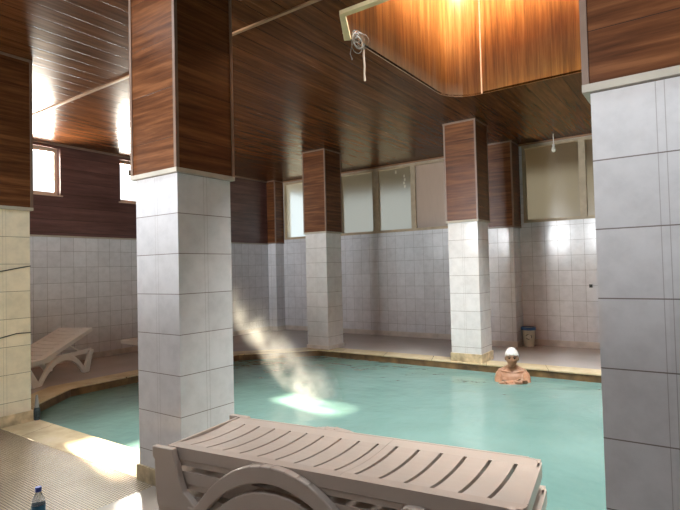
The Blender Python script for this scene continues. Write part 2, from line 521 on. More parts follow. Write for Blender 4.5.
def band(no, g, splits, mats):
    r = bpy.data.objects.new('window_%d' % no, None); r.location = (g[0], YB, GZ0); COL.objects.link(r); r['kind'] = 'structure'
    bm = BM(); y0, y1 = YB+.0, YB+.07; t = .05
    box(bm, (g[0], y0-.012, GZ0), (g[1], y1, GZ0+t)); box(bm, (g[0], y0-.012, GZ1-t), (g[1], y1, GZ1))
    for x0, x1 in [(g[0], splits[0][0])] + [(splits[i][1], splits[i+1][0]) for i in range(len(splits)-1)] + [(splits[-1][1], g[1])]:
        box(bm, (x0, y0-.008, GZ0+t), (x1, y1, GZ1-t))
    obj('window_frame', bm, FRAME, r)
    for (x0, x1), m in zip(splits, mats):
        bm = BM(); box(bm, (x0, YB+.03, GZ0+t), (x1, YB+.036, GZ1-t)); obj('pane', bm, m, r)
    return r
W4 = band(4, GA, [(-7.77, -6.95), (-6.88, -6.32), (-6.2, -5.44), (-5.3, -4.58), (-4.48, -3.8), (-3.72, -3.07)], [FROSTB, FROSTB, FROST, FROST, SHEET, SHEET])
band(5, GB, [(-2.42, -1.59), (-1.49, -.7), (-.6, .2), (.3, 1.1), (1.2, 2.0), (2.1, 2.9), (3.0, 3.85)], [DUST]*7)
bm = BM()
for i, (dx, dz) in enumerate(((0, 3.12), (.012, 3.05), (-.006, 2.985), (.01, 2.915))): ball_ = box(bm, (-4.745+dx, YB+.022, dz-.024), (-4.715+dx, YB+.03, dz+.024))
box(bm, (-4.92, YB+.022, 3.19), (-4.9, YB+.03, 3.25))
obj('paint_smear', bm, plain('old_white_paint', (.7, .68, .6), .7), W4)
# the eave outside the back windows and the ground beyond
bm = BM(); box(bm, (XL-1, YB+WT, 3.42), (XR+1, YB+3.2, 3.55)); obj('eave', bm, plain('dark_eave', (.05, .045, .04), .8), kind='structure')
bm = BM(); box(bm, (-40, -40, -1.9), (40, 60, -1.6)); obj('ground', bm, plain('earth', (.35, .31, .25), .9), kind='structure')
# skylight over the well
r = bpy.data.objects.new('window_6', None); r.location = (HX0, HY0, WELLTOP); COL.objects.link(r); r['kind'] = 'structure'
bm = BM()
for i in range(5):
    x = HX0+.02+i*(HX1-HX0-.08)/4; box(bm, (x, HY0, WELLTOP+.03), (x+.05, HY1, WELLTOP+.09))
obj('window_frame', bm, FRAME, r)
bm = BM(); box(bm, (HX0, HY0, WELLTOP+.1), (HX1, HY1, WELLTOP+.106)); obj('pane', bm, CLEAR, r)
for i, (NX0, NX1, NY0, NY1) in enumerate(NEAR):
    bm = BM(); box(bm, (NX0-.05, NY0-.05, NTOP+.01), (NX1+.05, NY1+.05, NTOP+.016)); obj('window_%d' % (7+i), bm, CLEAR, kind='structure')  # panes of the two added near skylights
# unseen glazing added behind the camera to light the pillar fronts
r = bpy.data.objects.new('window_9', None); r.location = (FW[0], YF, FW[2]); COL.objects.link(r); r['kind'] = 'structure'
bm = BM()
for i in range(4):
    x = FW[0]+i*(FW[1]-FW[0]-.06)/3; box(bm, (x, YF-.12, FW[2]), (x+.06, YF-.06, FW[3]))
obj('window_frame', bm, FRAME, r)
bm = BM(); box(bm, (FW[0], YF-.1, FW[2]), (FW[1], YF-.094, FW[3])); obj('pane', bm, CLEAR, r)

# ------------------------------------------------------------------ pillars
def pillar(x0, x1, y0, y1, label, base, bh=.1, wall=False, tile=None):
    r = root('pillar', ((x0+x1)/2, (y0+y1)/2, 0), label, 'pillar')
    bm = BM(); box(bm, (x0, y0, -.15 if not wall else 0), (x1, y1, TT))
    # phase the tiles per side so that every side starts at its own edge
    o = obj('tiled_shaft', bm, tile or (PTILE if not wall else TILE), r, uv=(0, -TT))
    if not wall:
        me = o.data; uv = me.uv_layers.active.data
        for p in me.polygons:
            a = max(range(3), key=lambda i: abs(p.normal[i]))
            for li in p.loop_indices:
                if a == 0: uv[li].uv.x -= y0
                elif a == 1: uv[li].uv.x -= x0
    e = .018
    bm = BM(); box(bm, (x0-e, y0-e, TT+.028), (x1+e, y1+e, CEIL)); obj('wood_cladding', bm, W_PILL, r)
    bm = BM(); box(bm, (x0-e-.006, y0-e-.006, TT), (x1+e+.006, y1+e+.006, TT+.028)); obj('lower_trim', bm, CREAM if not wall else BEADP, r)
    bm = BM(); s = .018; q = .005
    for cx, dx in ((x0-e, 1), (x1+e, -1)):
        for cy, dy in ((y0-e, 1), (y1+e, -1)):
            lo = [min(cx-dx*q, cx+dx*s), min(cy-dy*q, cy), TT+.028]; hi = [max(cx-dx*q, cx+dx*s), max(cy-dy*q, cy), CEIL-.022]
            box(bm, lo, hi)
            lo = [min(cx-dx*q, cx), min(cy, cy+dy*s), TT+.028]; hi = [max(cx-dx*q, cx), max(cy, cy+dy*s), CEIL-.022]
            box(bm, lo, hi)
    obj('corner_strips', bm, BEADP, r)
    bm = BM(); q = .008
    box(bm, (x0-e-q, y0-e-q, CEIL-.022), (x1+e+q, y1+e+q, CEIL)); obj('upper_trim', bm, BEADP, r)
    bm = BM(); q = .014
    box(bm, (x0-q, y0-q, 0), (x1+q, y1+q, bh)); obj('base_trim', bm, base, r)
    return r
P1 = pillar(-3.05, -2.62, 2.0, 2.43, 'big white tiled pillar with dark wood upper half behind the stacked loungers', BASE)
PL = pillar(-5.57, -5.14, 1.83, 2.26, 'warm lit tiled pillar cut by the left picture edge, two dark cords on it', BASE, tile=WARM_PTILE)
PR = pillar(-.32, .11, 2.06, 2.49, 'nearest bluish tiled pillar at the right picture edge', BASE)
P2 = pillar(-5.61, -5.17, 6.92, 7.35, 'far tiled pillar with wood top at the pool corner behind the steam', STONE, .06)
P3 = pillar(-2.97, -2.54, 6.88, 7.31, 'far tiled pillar with wood top standing next to the bathing man', BASE, .12)
P4 = pillar(-2.97, -2.54, 8.5, YB, 'tiled pilaster with wood top on the back wall beside the bin', STONE, .09, True)
P5 = pillar(XL, -7.856, 8.62, YB, 'narrow tiled pilaster with dark wood top in the far left corner of the room', STONE, .09, True)

# ------------------------------------------------------------------ sun loungers
LW_, LL = .53, 1.645
def arch_z(s, top):
    d = s-.62
    return top-(1.15*d*d+1.6*d**4)
def sweep(bm, path, y0, y1):
    """closed profile strip: path = list of (s, z_low, s2, z_high) pairs swept from y0 to y1"""
    A = []
    for (s0, z0, s1, z1) in path:
        A.append([bm.verts.new(p) for p in ((s0, y0, z0), (s1, y0, z1), (s1, y1, z1), (s0, y1, z0))])
    for a, b in zip(A, A[1:]):
        for k in range(4): bm.faces.new((a[k], a[(k+1) % 4], b[(k+1) % 4], b[k]))
    bm.faces.new(A[0][::-1]); bm.faces.new(A[-1])
def slat_panel(bm, s0, s1, slots, z, m0=.055, m1=.105, th=.026, dip=.013, skew=.036):
    """a moulded panel: two solid margins and curved slats between open slots"""
    NT = 9; hw = .006 if s0 < .5 else .008
    edges = [s0]
    for q in slots: edges += [q-hw, q+hw]
    edges.append(s1)
    inner = [m0+(LW_-m0-m1)*i/(NT-1) for i in range(NT)]
    def zz(t):
        k = min(1, max(0, (t-m0)/(LW_-m0-m1)))
        return z-dip*math.sin(PI*k)**.8
    def sk(t, s):
        f = max(0, min(1, (s+.03)/.1, (LL-s)/.12))
        return skew*f*(t-m0)/(LW_-m0-m1) if m0 <= t <= LW_-m1 else (skew*f if t > LW_-m1 else 0)
    # slats
    for i in range(0, len(edges), 2):
        a, b = edges[i], edges[i+1]
        rows = []
        for t in inner:
            rows.append([bm.verts.new((a+sk(t, a), t, zz(t))), bm.verts.new((b+sk(t, b), t, zz(t))),
                         bm.verts.new((b+sk(t, b), t, zz(t)-th)), bm.verts.new((a+sk(t, a), t, zz(t)-th))])
        for p, q in zip(rows, rows[1:]):
            for k in range(4): bm.faces.new((p[k], q[k], q[(k+1) % 4], p[(k+1) % 4]))
        bm.faces.new(rows[0]); bm.faces.new(rows[-1][::-1])
    # margins carried past the slots
    for t0, t1 in ((.012, m0), (LW_-m1, LW_-.012)):
        P = [s0 + (s1-s0)*i/12 for i in range(13)]
        rows = []
        for s in P:
            e = sk(t0 if t0 > .1 else t1, s)
            rows.append([bm.verts.new((s+e, t0, z)), bm.verts.new((s+e, t1, z)), bm.verts.new((s+e, t1, z-th)), bm.verts.new((s+e, t0, z-th))])
        for p, q in zip(rows, rows[1:]):
            for k in range(4): bm.faces.new((p[k], q[k], q[(k+1) % 4], p[(k+1) % 4]))
        bm.faces.new(rows[0]); bm.faces.new(rows[-1][::-1])
    bmesh.ops.recalc_face_normals(bm, faces=bm.faces)
HINGE = .93
SLOT_B = [.096+.0988*i for i in range(9)]
SLOT_S = [.982+.1062*i for i in range(6)]
def lounger(label, loc, rz, h, back=0, m=LOUNGE, group=None, foot=.29, stacked=False):
    """lounger with head at s=0, foot at s=LL; h is the height of the seat top; back = raised angle"""
    r = root('sun_lounger', loc, label, 'sun lounger', rz, group)
    bm = BM(); slat_panel(bm, HINGE+.0008, LL-.012, SLOT_S, h); obj('seat', bm, m, r, world=False)
    bm = BM(); slat_panel(bm,   .012, HINGE-.0008, SLOT_B, h)
    # rim along the backrest so it reads as its own tray
    if back:
        box(bm, (.0, .006, h-.05), (HINGE-.02, .03, h-.002)); box(bm, (.0, LW_-.03, h-.05), (HINGE-.02, LW_-.006, h-.002)); box(bm, (0, .03, h-.05), (.02, LW_-.03, h-.002))
        bmesh.ops.scale(bm, verts=bm.verts, vec=(1.08, 1, 1), space=Matrix.Translation((-HINGE, 0, 0)))
        bmesh.ops.rotate(bm, verts=bm.verts, cent=(HINGE, 0, h-.02), matrix=Matrix.Rotation(back, 3, 'Y'))
    obj('backrest', bm, m, r, world=False)
    # rails with rounded foot end
    bm = BM(); d = .055
    R = .06
    out = [(0, 0), (HINGE+.02, 0)]
    def rail(y0, y1, s0, s1, z0, z1): box(bm, (s0, y0, z0), (s1, y1, z1))
    rail(0, .014, 0 if not back else .0, LL-R, h-d, h+.001); rail(LW_-.014, LW_, 0, LL-R, h-d, h+.001)
    if not back: rail(.014, LW_-.014, 0, .014, h-d, h+.001)
    else:
        rail(.014, LW_-.014, .02, .05, h-d, h-d+.03)
    for cy, sgn in ((R, -1), (LW_-R, 1)):
        prv = None
        for i in range(7):
            t = i*PI/2/6
            p = (LL-R+R*math.sin(t), cy+sgn*R*math.cos(t)); q = (LL-R+(R-.016)*math.sin(t), cy+sgn*(R-.016)*math.cos(t))
            cur = [bm.verts.new((*p, h-d)), bm.verts.new((*p, h-.002)), bm.verts.new((*q, h+.001)), bm.verts.new((*q, h-d))]
            if prv:
                for k in range(4): bm.faces.new((prv[k], cur[k], cur[(k+1) % 4], prv[(k+1) % 4]))
            prv = cur
    rail(R, LW_-R, LL-.016, LL, h-d, h)
    if stacked:
        for y0 in (.003, LW_-.017): box(bm, (.07, y0, h-.082), (LL-R-.02, y0+.014, h-d-.003))
    if back == 0 or True:
        pass
    bmesh.ops.recalc_face_normals(bm, faces=bm.faces)
    obj('frame', bm, m, r, world=False)
    for y0, y1 in ((-.04, 0), (LW_, LW_+.04)):
        bm = BM()
        P = []
        zb = h-foot                                   # the feet of a stacked lounger hang at its own height
        for i in range(29):
            s = .155+.97*i/28
            zt = arch_z(s, h+.003); zt = max(zt, zb+.03)
            P.append((s, max(zb, zt-.072-.03*abs(s-.62)), s, zt))
        sweep(bm, P, y0, y1)
        # ribs across the top of the arch
        for s in (.52, .575, .63, .7, .755, .81):
            z = arch_z(s, h+.003); box(bm, (s-.002, y0-.002, z-.012), (s+.002, y1-.004, z+.003))
        # strut rising from the rear foot to the head end of the rail
        if stacked:
            sweep(bm, [(-.04, zb, .26, zb), (-.046, zb+.04, .205, zb+.035), (-.05, h-.19, .128, h-.19), (-.053, h-.125, .10, h-.125), (-.055, h-.062, .085, h-.065), (-.069, h-.05, .078, h-.055), (-.069, h, .06, h)], y0+.004, y1-.002)
        else:
            sweep(bm, [(.10, zb, .21, zb), (.09, zb+.035, .225, zb+.04), (.03, h-.085, .12, h-.09), (.0, h-.055, .11, h-.055), (.0, h-.02, .09, h-.02)], y0+.004, y1-.002)
        # and from the front foot forward
        sweep(bm, [(1.07, zb, 1.165, zb), (1.06, zb+.035, 1.175, zb+.03), (1.20, h-.075, 1.26, h-.075), (1.22, h-.05, 1.30, h-.05)], y0, y1-.0)
        bmesh.ops.recalc_face_normals(bm, faces=bm.faces)
        obj('leg_frame', bm, m, r, world=False, bev=.006)
    if back:
        bm = BM(); zz_ = h-.02+.55*math.sin(back); xx = HINGE-.55*math.cos(back)
        for y in (.06, LW_-.06): tube(bm, [(xx, y, zz_-.04), (.14, y, h-.04)], .011, 8)
        tube(bm, [(.14, .02, h-.04), (.14, LW_-.02, h-.04)], .011, 8)
        obj('prop', bm, m, r, world=False)
    return r
AX, AY, ANG = -2.154, 1.566, .1338
names = ['topmost beige sun lounger of the near stack, its slatted top in full view',
         'middle beige sun lounger of the near stack of three',
         'lowest beige sun lounger, bottom of the near stack of three']
for i in range(3):
    k = .014*i
    lounger(names[i], (AX+k*math.cos(ANG)-.003*i*math.sin(ANG), AY+k*math.sin(ANG)+.003*i*math.cos(ANG), 0), ANG, .5-.11*i, group='stacked beige loungers', foot=.278, stacked=True)
u = Vector((.45, -.893)).normalized()
lounger('white sun lounger with raised backrest on the far left deck against the tiled wall', (-7.60, 3.70, 0), math.atan2(u.y, u.x),   .31, foot=.31, back=math.radians(16.5), m=WHITEP)
lounger('white sun lounger mostly hidden behind the big pillar, only its foot end showing', (-7.55, 6.27, 0), -PI/2, .31, foot=.31, m=WHITEP)

# ------------------------------------------------------------------ bin
bx_, by_ = -2.40, 8.68
r = root('waste_bin', (bx_, by_, 0), 'small cream waste bin with blue bag rim beside the back wall pilaster', 'bin')
bm = BM(); lathe(bm, [(.078, 0), (.082, .01), (.104, .285), (.108, .29), (.108, .30), (.100, .30), (.095, .285), (.074, .015)], (bx_, by_, .001), 28)
obj('body', bm, plain('cream_plastic', (.58, .57, .45), .45), r, smooth=True)
bm = BM(); lathe(bm, [(.110, .268), (.116, .272), (.117, .30), (.113, .315), (.100, .317), (.095, .306), (.106, .30), (.108, .295)], (bx_, by_, .001), 28, cap=False)
obj('blue_liner_rim', bm, plain('blue_bag', (.03, .10, .27), .4), r, smooth=True)
bm = BM()
# emblem: ring of three arrows printed on the front, a thin curved decal standing on the wall of the bin
GREYP = plain('grey_print', (.16, .17, .15), .6); WHITEPR = plain('white_print', (.68, .68, .62), .6)
def on_bin(a, z): rr = .082+(z/.285)*.022+.0012; return (bx_+rr*math.cos(a), by_+rr*math.sin(a), z)
fa = math.atan2(-by_, -bx_)
def decal(bm, pts):
    bm.faces.new([bm.verts.new(on_bin(fa+p[0]/.105, p[1]*.9+.165)) for p in pts])
for k in range(3):
    a0 = PI/2+k*2*PI/3
    for i in range(4):
        t0, t1 = a0+i*.32, a0+(i+1)*.32
        decal(bm, [(.058*math.cos(t0), .05*math.sin(t0)), (.058*math.cos(t1), .05*math.sin(t1)), (.043*math.cos(t1), .036*math.sin(t1)), (.043*math.cos(t0), .036*math.sin(t0))])
    obj('emblem_arrow', bm, GREYP, r)
    bm = BM()
for k in range(4):
    a0 = k*PI/2
    decal(bm, [(.026*math.cos(a0)+.016*math.cos(a0+j*PI/3), .02*math.sin(a0)+.015*math.sin(a0+j*PI/3)) for j in range(6)])
obj('white_emblem_centre', bm, WHITEPR, r)

# ------------------------------------------------------------------ water bottle on the near floor
px, py = -2.95, 1.33
r = root('water_bottle', (px, py, 0), 'small clear water bottle with dark blue cap and teal label on the dotted floor', 'bottle')
m, nt, b = mat('clear_plastic')
b.inputs['Base Color'].default_value = (.85, .92, .95, 1); b.inputs['Roughness'].default_value = .08
b.inputs['Transmission Weight'].default_value = .85; b.inputs['IOR'].default_value = 1.2
bm = BM(); lathe(bm, [(.026, .002), (.032, .008), (.0325, .04), (.031, .05), (.0325, .06), (.0325, .125), (.029, .145), (.018, .17), (.0125, .18), (.0125, .192)], (px, py, 0), 24)
obj('body', bm, m, r, smooth=True)
bm = BM(); lathe(bm, [(.0335, .07), (.0335, .118)], (px, py, 0), 24, cap=False); obj('label_wrap', bm, plain('teal_label', (.015, .11, .19), .4, noise_amt=.35, nscale=40), r, smooth='all')
bm = BM(); lathe(bm, [(.0150, .186), (.0155, .19), (.0155, .207), (.014, .21)], (px, py, 0), 20); obj('cap', bm, plain('blue_cap', (.01, .03, .22), .35), r, smooth=True)
r.scale = (1, 1, 1)

# ------------------------------------------------------------------ small fittings
# two dark cords stretched over the left pillar
for nm, za, zb, lab in (('cord', 1.387, 1.433, 'upper dark cord stretched across the warm lit left pillar'), ('cord', .795, .816, 'lower dark cord stretched across the warm lit left pillar')):
    bm = BM()
    tube(bm, [(-5.134, 1.84, za-.034), (-5.134, 2.01, za), (-5.134, 2.14, za+.025), (-5.131, 2.262, zb)], .004, 8)
    o = obj(nm, bm, BLACK); tag(o, lab, 'cord')
# cable duct along the light well opening
bm = BM()
prv = None
P = [(HX0-.012, 3.72), (-2.272, HY0-.012), (-1.4, HY0-.012)]
for i, p in enumerate(P):
    t = (Vector(P[min(i+1, len(P)-1)])-Vector(P[max(i-1, 0)])).normalized(); nn_ = Vector((-t.y, t.x))*.03
    q = Vector(p)
    cur = [bm.verts.new((*(q+nn_), CEIL)), bm.verts.new((*(q-nn_), CEIL)), bm.verts.new((*(q-nn_), CEIL-.035)), bm.verts.new((*(q+nn_), CEIL-.035))]
    if prv:
        for k in range(4): bm.faces.new((prv[k], prv[(k+1) % 4], cur[(k+1) % 4], cur[k]))
    else: bm.faces.new(cur)
    prv = cur
bm.faces.new(prv[::-1]); bmesh.ops.recalc_face_normals(bm, faces=bm.faces)
o = obj('cable_duct', bm, plain('old_cream_plastic', (.56, .45, .25), .5), bev=.004)
tag(o, 'cream plastic cable duct bent around the near left corner of the ceiling opening', 'cable duct')
bm = BM()
for k in range(9):
    c = Vector((-2.44+random.uniform(-.005, .02), 3.80+random.uniform(-.04, .05), 3.37-.01+random.uniform(-.05, .04)))
    R = random.uniform(.04, .085); a = random.uniform(-.5, .5); e = random.uniform(.6, 1)
    pts = []
    for i in range(16):
        t = 2*PI*i/15*random.uniform(.97, 1.0)
        q = Vector((math.cos(t)*R*.35, math.cos(t)*R*e, math.sin(t)*R)); q.rotate(Matrix.Rotation(a, 3, 'Z'))
        pts.append(c+q)
    tube(bm, pts, .0026, 6)
tube(bm, [(-2.46, 3.76, 3.33), (-2.47, 3.745, 3.28), (-2.48, 3.74, 3.22), (-2.47, 3.75, 3.18), (-2.46, 3.735, 3.16)], .0035, 6)
o = obj('wire_tangle', bm, plain('pale_grey_wire', (.16, .15, .12), .45, noise_amt=.7, nscale=20))
tag(o, 'tangle of thin loose wires at the near corner of the light well', 'wires')
bm = BM(); tube(bm, [(-2.50, 4.0, 3.385), (-2.505, 4.0, 3.3), (-2.50, 4.003, 3.2), (-2.503, 4.0, 3.13), (-2.498, 4.0, 3.06)], [.007, .008, .009, .008, .010], 8)
o = obj('hanging_cord', bm, plain('pale_cord', (.42, .34, .26), .6)); tag(o, 'short pale cord end hanging from the lower edge of the light well', 'cord')
# pendant bulb before the right window
def bulb(x, y, ztop, drop, label):
    r = root('pendant_bulb', (x, y, ztop), label, 'light bulb')
    bm = BM(); tube(bm, [(x, y, ztop), (x, y, ztop-drop)], .007, 8); obj('flex', bm, WHITEP, r)
    bm = BM(); lathe(bm, [(.016, 0), (.018, -.035), (.014, -.04)], (x, y, ztop-drop), 16); obj('bulb_holder', bm, WHITEP, r)
    bm = BM(); lathe(bm, [(.013, -.04), (.022, -.055), (.032, -.08), (.034, -.095), (.027, -.118), (.012, -.13), (.003, -.132)], (x, y, ztop-drop), 20)
    obj('glass_bulb', bm, plain('milky_glass', (.75, .73, .66), .25), r, smooth=True)
bulb(-1.87, 8.5, CEIL, .16, 'white light bulb hanging from the ceiling before the right back window')
bm = BM(); lathe(bm, [(.045, 0), (.05, .01), (.045, .035), (.025, .045)], (0, 0, 0), 20)
bmesh.ops.rotate(bm, verts=bm.verts, cent=(0, 0, 0), matrix=Matrix.Rotation(PI/2, 3, 'X'))
bmesh.ops.translate(bm, verts=bm.verts, vec=(-3.78, YB, 1.86))
o = obj('wall_outlet', bm, WHITEP, smooth=True); tag(o, 'small round white fitting high on the tiles under the back window', 'fitting')
bm = BM(); box(bm, (-1.50, YB-.02, .95), (-1.455, YB, 1.0)); box(bm, (-1.485, YB-.035, .965), (-1.47, YB-.02, .985))
o = obj('wall_hook', bm, BLACK); tag(o, 'tiny dark hook on the back wall tiles by the right pillar', 'hook')
# dark container tucked behind the left pillar's base
r = root('cleaner_bottle', (-5.128, 2.305, 0.002), 'dark bluish squat bottle with grey neck at the pool corner behind the warm lit left pillar', 'bottle')
bm = BM(); lathe(bm, [(.024, 0), (.028, .01), (.028, .085), (.024, .105), (.020, .115)], (-5.128, 2.305, .002), 16)
obj('body', bm, plain('dark_blue_plastic', (.03, .05, .06), .3, noise_amt=.8, nscale=60), r, smooth=True)
bm = BM(); lathe(bm, [(.020, .115), (.018, .15), (.012, .2), (.009, .23)], (-5.128, 2.305, .002), 14); obj('neck', bm, plain('grey_plastic', (.3, .31, .3), .4), r, smooth=True)

# ------------------------------------------------------------------ the bather, standing on the pool floor with folded arms
def loft(bm, rings, seg=28):
    R = []
    for z, rx, ry, yo in rings:
        R.append([bm.verts.new((rx*math.copysign(abs(math.cos(2*PI*k/seg))**.85, math.cos(2*PI*k/seg)), yo+ry*math.copysign(abs(math.sin(2*PI*k/seg))**.85, math.sin(2*PI*k/seg)), z)) for k in range(seg)])
    for a, b in zip(R, R[1:]):
        for k in range(seg): bm.faces.new((a[k], a[(k+1) % seg], b[(k+1) % seg], b[k]))
    bm.faces.new(R[0][::-1]); bm.faces.new(R[-1])
def ball(bm, c, r, sub=2, sc=(1, 1, 1)):
    g = bmesh.ops.create_icosphere(bm, subdivisions=sub, radius=r)
    for v in g['verts']: v.co = Vector((v.co.x*sc[0]+c[0], v.co.y*sc[1]+c[1], v.co.z*sc[2]+c[2]))
HC = Vector((0, .02, 1.615))
def gauss(p, c, s): return math.exp(-sum(((p[i]-c[i])/s[i])**2 for i in range(3)))
def headpoint(d):
    """surface of the head in direction d (x left, y forward, z up)"""
    x, y, z = d
    rx, ry, rz = .074, .094, .116
    p = Vector((x*rx, y*ry, z*rz))
    if z < 0:                       # narrowing jaw, flat underside, chin kept forward
        k = -z
        p.x *= 1-.32*k**1.3
        p.y = p.y*(1-.22*k) + .022*k*(1 if y > -.2 else .2)
    if z > 0:
        q = 1+.22*z*z*(1.05-z); p.x *= q; p.y *= q
    if y > .2: p.x *= 1+.04*(1-abs(z))
    # features, in metres from the head centre
    f = 0
    f += .021*gauss(p, (0, .105, -.018), (.013, .05, .022)) + .010*gauss(p, (0, .1, .008), (.009, .05, .025))
    f += .006*gauss(p, (.028, .085, .028), (.024, .04, .010)) + .006*gauss(p, (-.028, .085, .028), (.024, .04, .010))
    f -= .012*gauss(p, (.030, .085, .006), (.016, .04, .011)) + .012*gauss(p, (-.030, .085, .006), (.016, .04, .011))
    f += .005*gauss(p, (.045, .07, -.022), (.018, .04, .016)) + .005*gauss(p, (-.045, .07, -.022), (.018, .04, .016))
    f -= .006*gauss(p, (.04, .07, -.055), (.014, .04, .02)) + .006*gauss(p, (-.04, .07, -.055), (.014, .04, .02))
    f += .006*gauss(p, (0, .1, -.052), (.020, .04, .006)) + .006*gauss(p, (0, .1, -.068), (.018, .04, .006))
    f -= .005*gauss(p, (0, .1, -.060), (.022, .04, .003))
    f += .008*gauss(p, (0, .1, -.098), (.020, .05, .014))
    p.y += f
    return p
def headmesh(bm, grow=0, keep=None, nu=64, nv=48):
    rows = []
    for j in range(nv+1):
        t = PI*j/nv
        row = []
        for i in range(nu):
            a = 2*PI*i/nu
            d = (math.sin(t)*math.cos(a), math.sin(t)*math.sin(a), math.cos(t))
            p = headpoint(d)
            p = p*(1+grow/.095) + HC
            row.append(p)
        rows.append(row)
    vv = [[bm.verts.new(p) for p in row] for row in rows]
    for j in range(nv):
        for i in range(nu):
            q = [vv[j][i], vv[j+1][i], vv[j+1][(i+1) % nu], vv[j][(i+1) % nu]]
            c = sum((v.co for v in q), Vector())/4
            if keep is None or keep(c-HC): bm.faces.new(q)
    bmesh.ops.remove_doubles(bm, verts=bm.verts, dist=1e-5)
    bmesh.ops.delete(bm, geom=[v for v in bm.verts if not v.link_faces], context='VERTS')
def build_person(loc, rz):
    r = root('person', loc, 'white-haired bare-chested man standing in the pool water with folded arms', 'person', rz)
    bm = BM()
    loft(bm, [(.80, .13, .10, 0), (.88, .165, .115, 0), (.96, .17, .115, 0), (1.05, .155, .105, .005), (1.14, .155, .105, .01), (1.24, .148, .112, .012), (1.33, .152, .112, .01),
              (1.39, .162, .095, 0), (1.435, .14, .075, -.008), (1.46, .10, .062, -.01), (1.48, .065, .056, -.008), (1.52, .054, .054, 0), (1.57, .052, .054, .005)])
    # chest, collar bones and shoulders
    for s in (-1, 1):
        ball(bm, (s*.08, .07, 1.33), .075, 2, (1, .55, .75))
        tube(bm, [(s*.012, .060, 1.435), (s*.07, .056, 1.447), (s*.145, .02, 1.452)], [.010, .010, .010], 8)
        tube(bm, [(s*.03, -.02, 1.50), (s*.09, -.02, 1.458), (s*.155, -.005, 1.425)], [.035, .04, .045], 12)
        ball(bm, (s*.148, 0, 1.405), .053, 2)
        el = Vector((s*.168, .205, 1.30)); wr = Vector((-s*.02, .30 - (.035 if s > 0 else 0), 1.325 + (.035 if s > 0 else 0)))
        tube(bm, [(s*.152, 0, 1.405), (s*.166, .06, 1.375), (s*.170, .13, 1.335), el], [.05, .048, .044, .04], 14)
        ball(bm, el, .043, 2)
        tube(bm, [el, el.lerp(wr, .25), el.lerp(wr, .6), wr], [.041, .043, .036, .028], 14)
        # hand laid on the other forearm: palm, four bent fingers, thumb off the palm's side
        d = Vector((-s, -.10, 0)).normalized(); up = Vector((0, .35, 1)).normalized()
        pc = wr+d*.05
        tube(bm, [wr, wr+d*.03, wr+d*.085], [.027, .034, .032], 12)
        for k, ln in enumerate((.072, .080, .074, .058)):
            o = up*(.030-.020*k)
            b0 = wr+d*.075+o
            b1 = b0+d*ln*.5+Vector((0, .006, 0)); b2 = b1+d*ln*.3+Vector((0, -.016, -.004)); b3 = b2+d*ln*.2+Vector((0, -.016, -.006))
            tube(bm, [b0, b1, b2, b3], [.0095, .009, .0085, .007], 8)
        t0 = wr+d*.03+up*.026
        tube(bm, [t0, t0+d*.025+up*.022, t0+d*.05+up*.030+Vector((0, .008, 0))], [.012, .0105, .008], 8)
        # legs
        hp, kn, an = Vector((s*.085, 0, .88)), Vector((s*.095, .03, .48)), Vector((s*.10, -.01, .085))
        tube(bm, [hp, hp.lerp(kn, .3), hp.lerp(kn, .7), kn, kn.lerp(an, .3), kn.lerp(an, .7), an, (s*.10, -.01, .03)], [.085, .082, .064, .054, .056, .042, .036, .036], 16)
        tube(bm, [(s*.10, -.045, .035), (s*.105, .03, .04), (s*.112, .12, .03), (s*.115, .17, .022)], [.034, .038, .034, .02], 12)
        ball(bm, (s*.075, .012, 1.607), .03, 2, (.35, .6, 1))
    headmesh(bm)
    bmesh.ops.recalc_face_normals(bm, faces=bm.faces)
    me = bpy.data.meshes.new('tmp'); bm.to_mesh(me); bm.free()
    t = bpy.data.objects.new('tmp', me); COL.objects.link(t)
    rm = t.modifiers.new('r', 'REMESH'); rm.mode = 'VOXEL'; rm.voxel_size = .0055; rm.use_smooth_shade = True
    sm_ = t.modifiers.new('s', 'SMOOTH'); sm_.factor = .5; sm_.iterations = 3
    dg = bpy.context.evaluated_depsgraph_get()
    nm = bpy.data.meshes.new_from_object(t.evaluated_get(dg))
    bpy.data.objects.remove(t); bpy.data.meshes.remove(me)
    nm.name = 'body'; nm.materials.clear()
    m, nt, b = mat('skin')
    nn = noise(nt, coord(nt, 'Object'), 14, 4)
    nt.links.new(ramp(nt, nn, [(.3, (.30, .155, .085)), (.7, (.41, .22, .13))]), b.inputs['Base Color'])
    b.inputs['Roughness'].default_value = .42
    b.inputs['Subsurface Weight'].default_value = .08
    nm.materials.append(m)
    for p in nm.polygons: p.use_smooth = True
    bo = bpy.data.objects.new('body', nm); COL.objects.link(bo); bo.parent = r
    # hair: short, white, receding a little above the temples
    bm = BM()
    headmesh(bm, .011, lambda c: c.z > .052-.012*abs(c.x)/.07 if c.y > .035 else c.z > (.015 if c.y > -.02 else -.045))
    for v in bm.verts:
        k = (v.co-HC).normalized(); v.co += k*random.uniform(-.003, .004)
    hs = bm.faces[:]
    g = bmesh.ops.extrude_face_region(bm, geom=hs)
    for e in g['geom']:
        if isinstance(e, bmesh.types.BMVert): e.co = HC+(e.co-HC)*.86
    bmesh.ops.recalc_face_normals(bm, faces=bm.faces)
    obj('hair', bm, plain('white_hair', (.62, .60, .57), .8, noise_amt=.2, nscale=70), r, world=False, smooth='all')
    EYE = plain('eye', (.05, .035, .03), .15)
    BROW = plain('brow_hair', (.10, .085, .075), .8)
    for s in (-1, 1):
        bm = BM(); ball(bm, (s*.030, HC.y+.075, HC.z+.006), .0125, 2); obj('eye', bm, EYE, r, world=False, smooth='all')
        bm = BM(); tube(bm, [(s*.012, HC.y+.094, HC.z+.024), (s*.03, HC.y+.092, HC.z+.029), (s*.048, HC.y+.078, HC.z+.024)], [.004, .005, .003], 8)
        obj('eyebrow', bm, BROW, r, world=False, smooth='all')
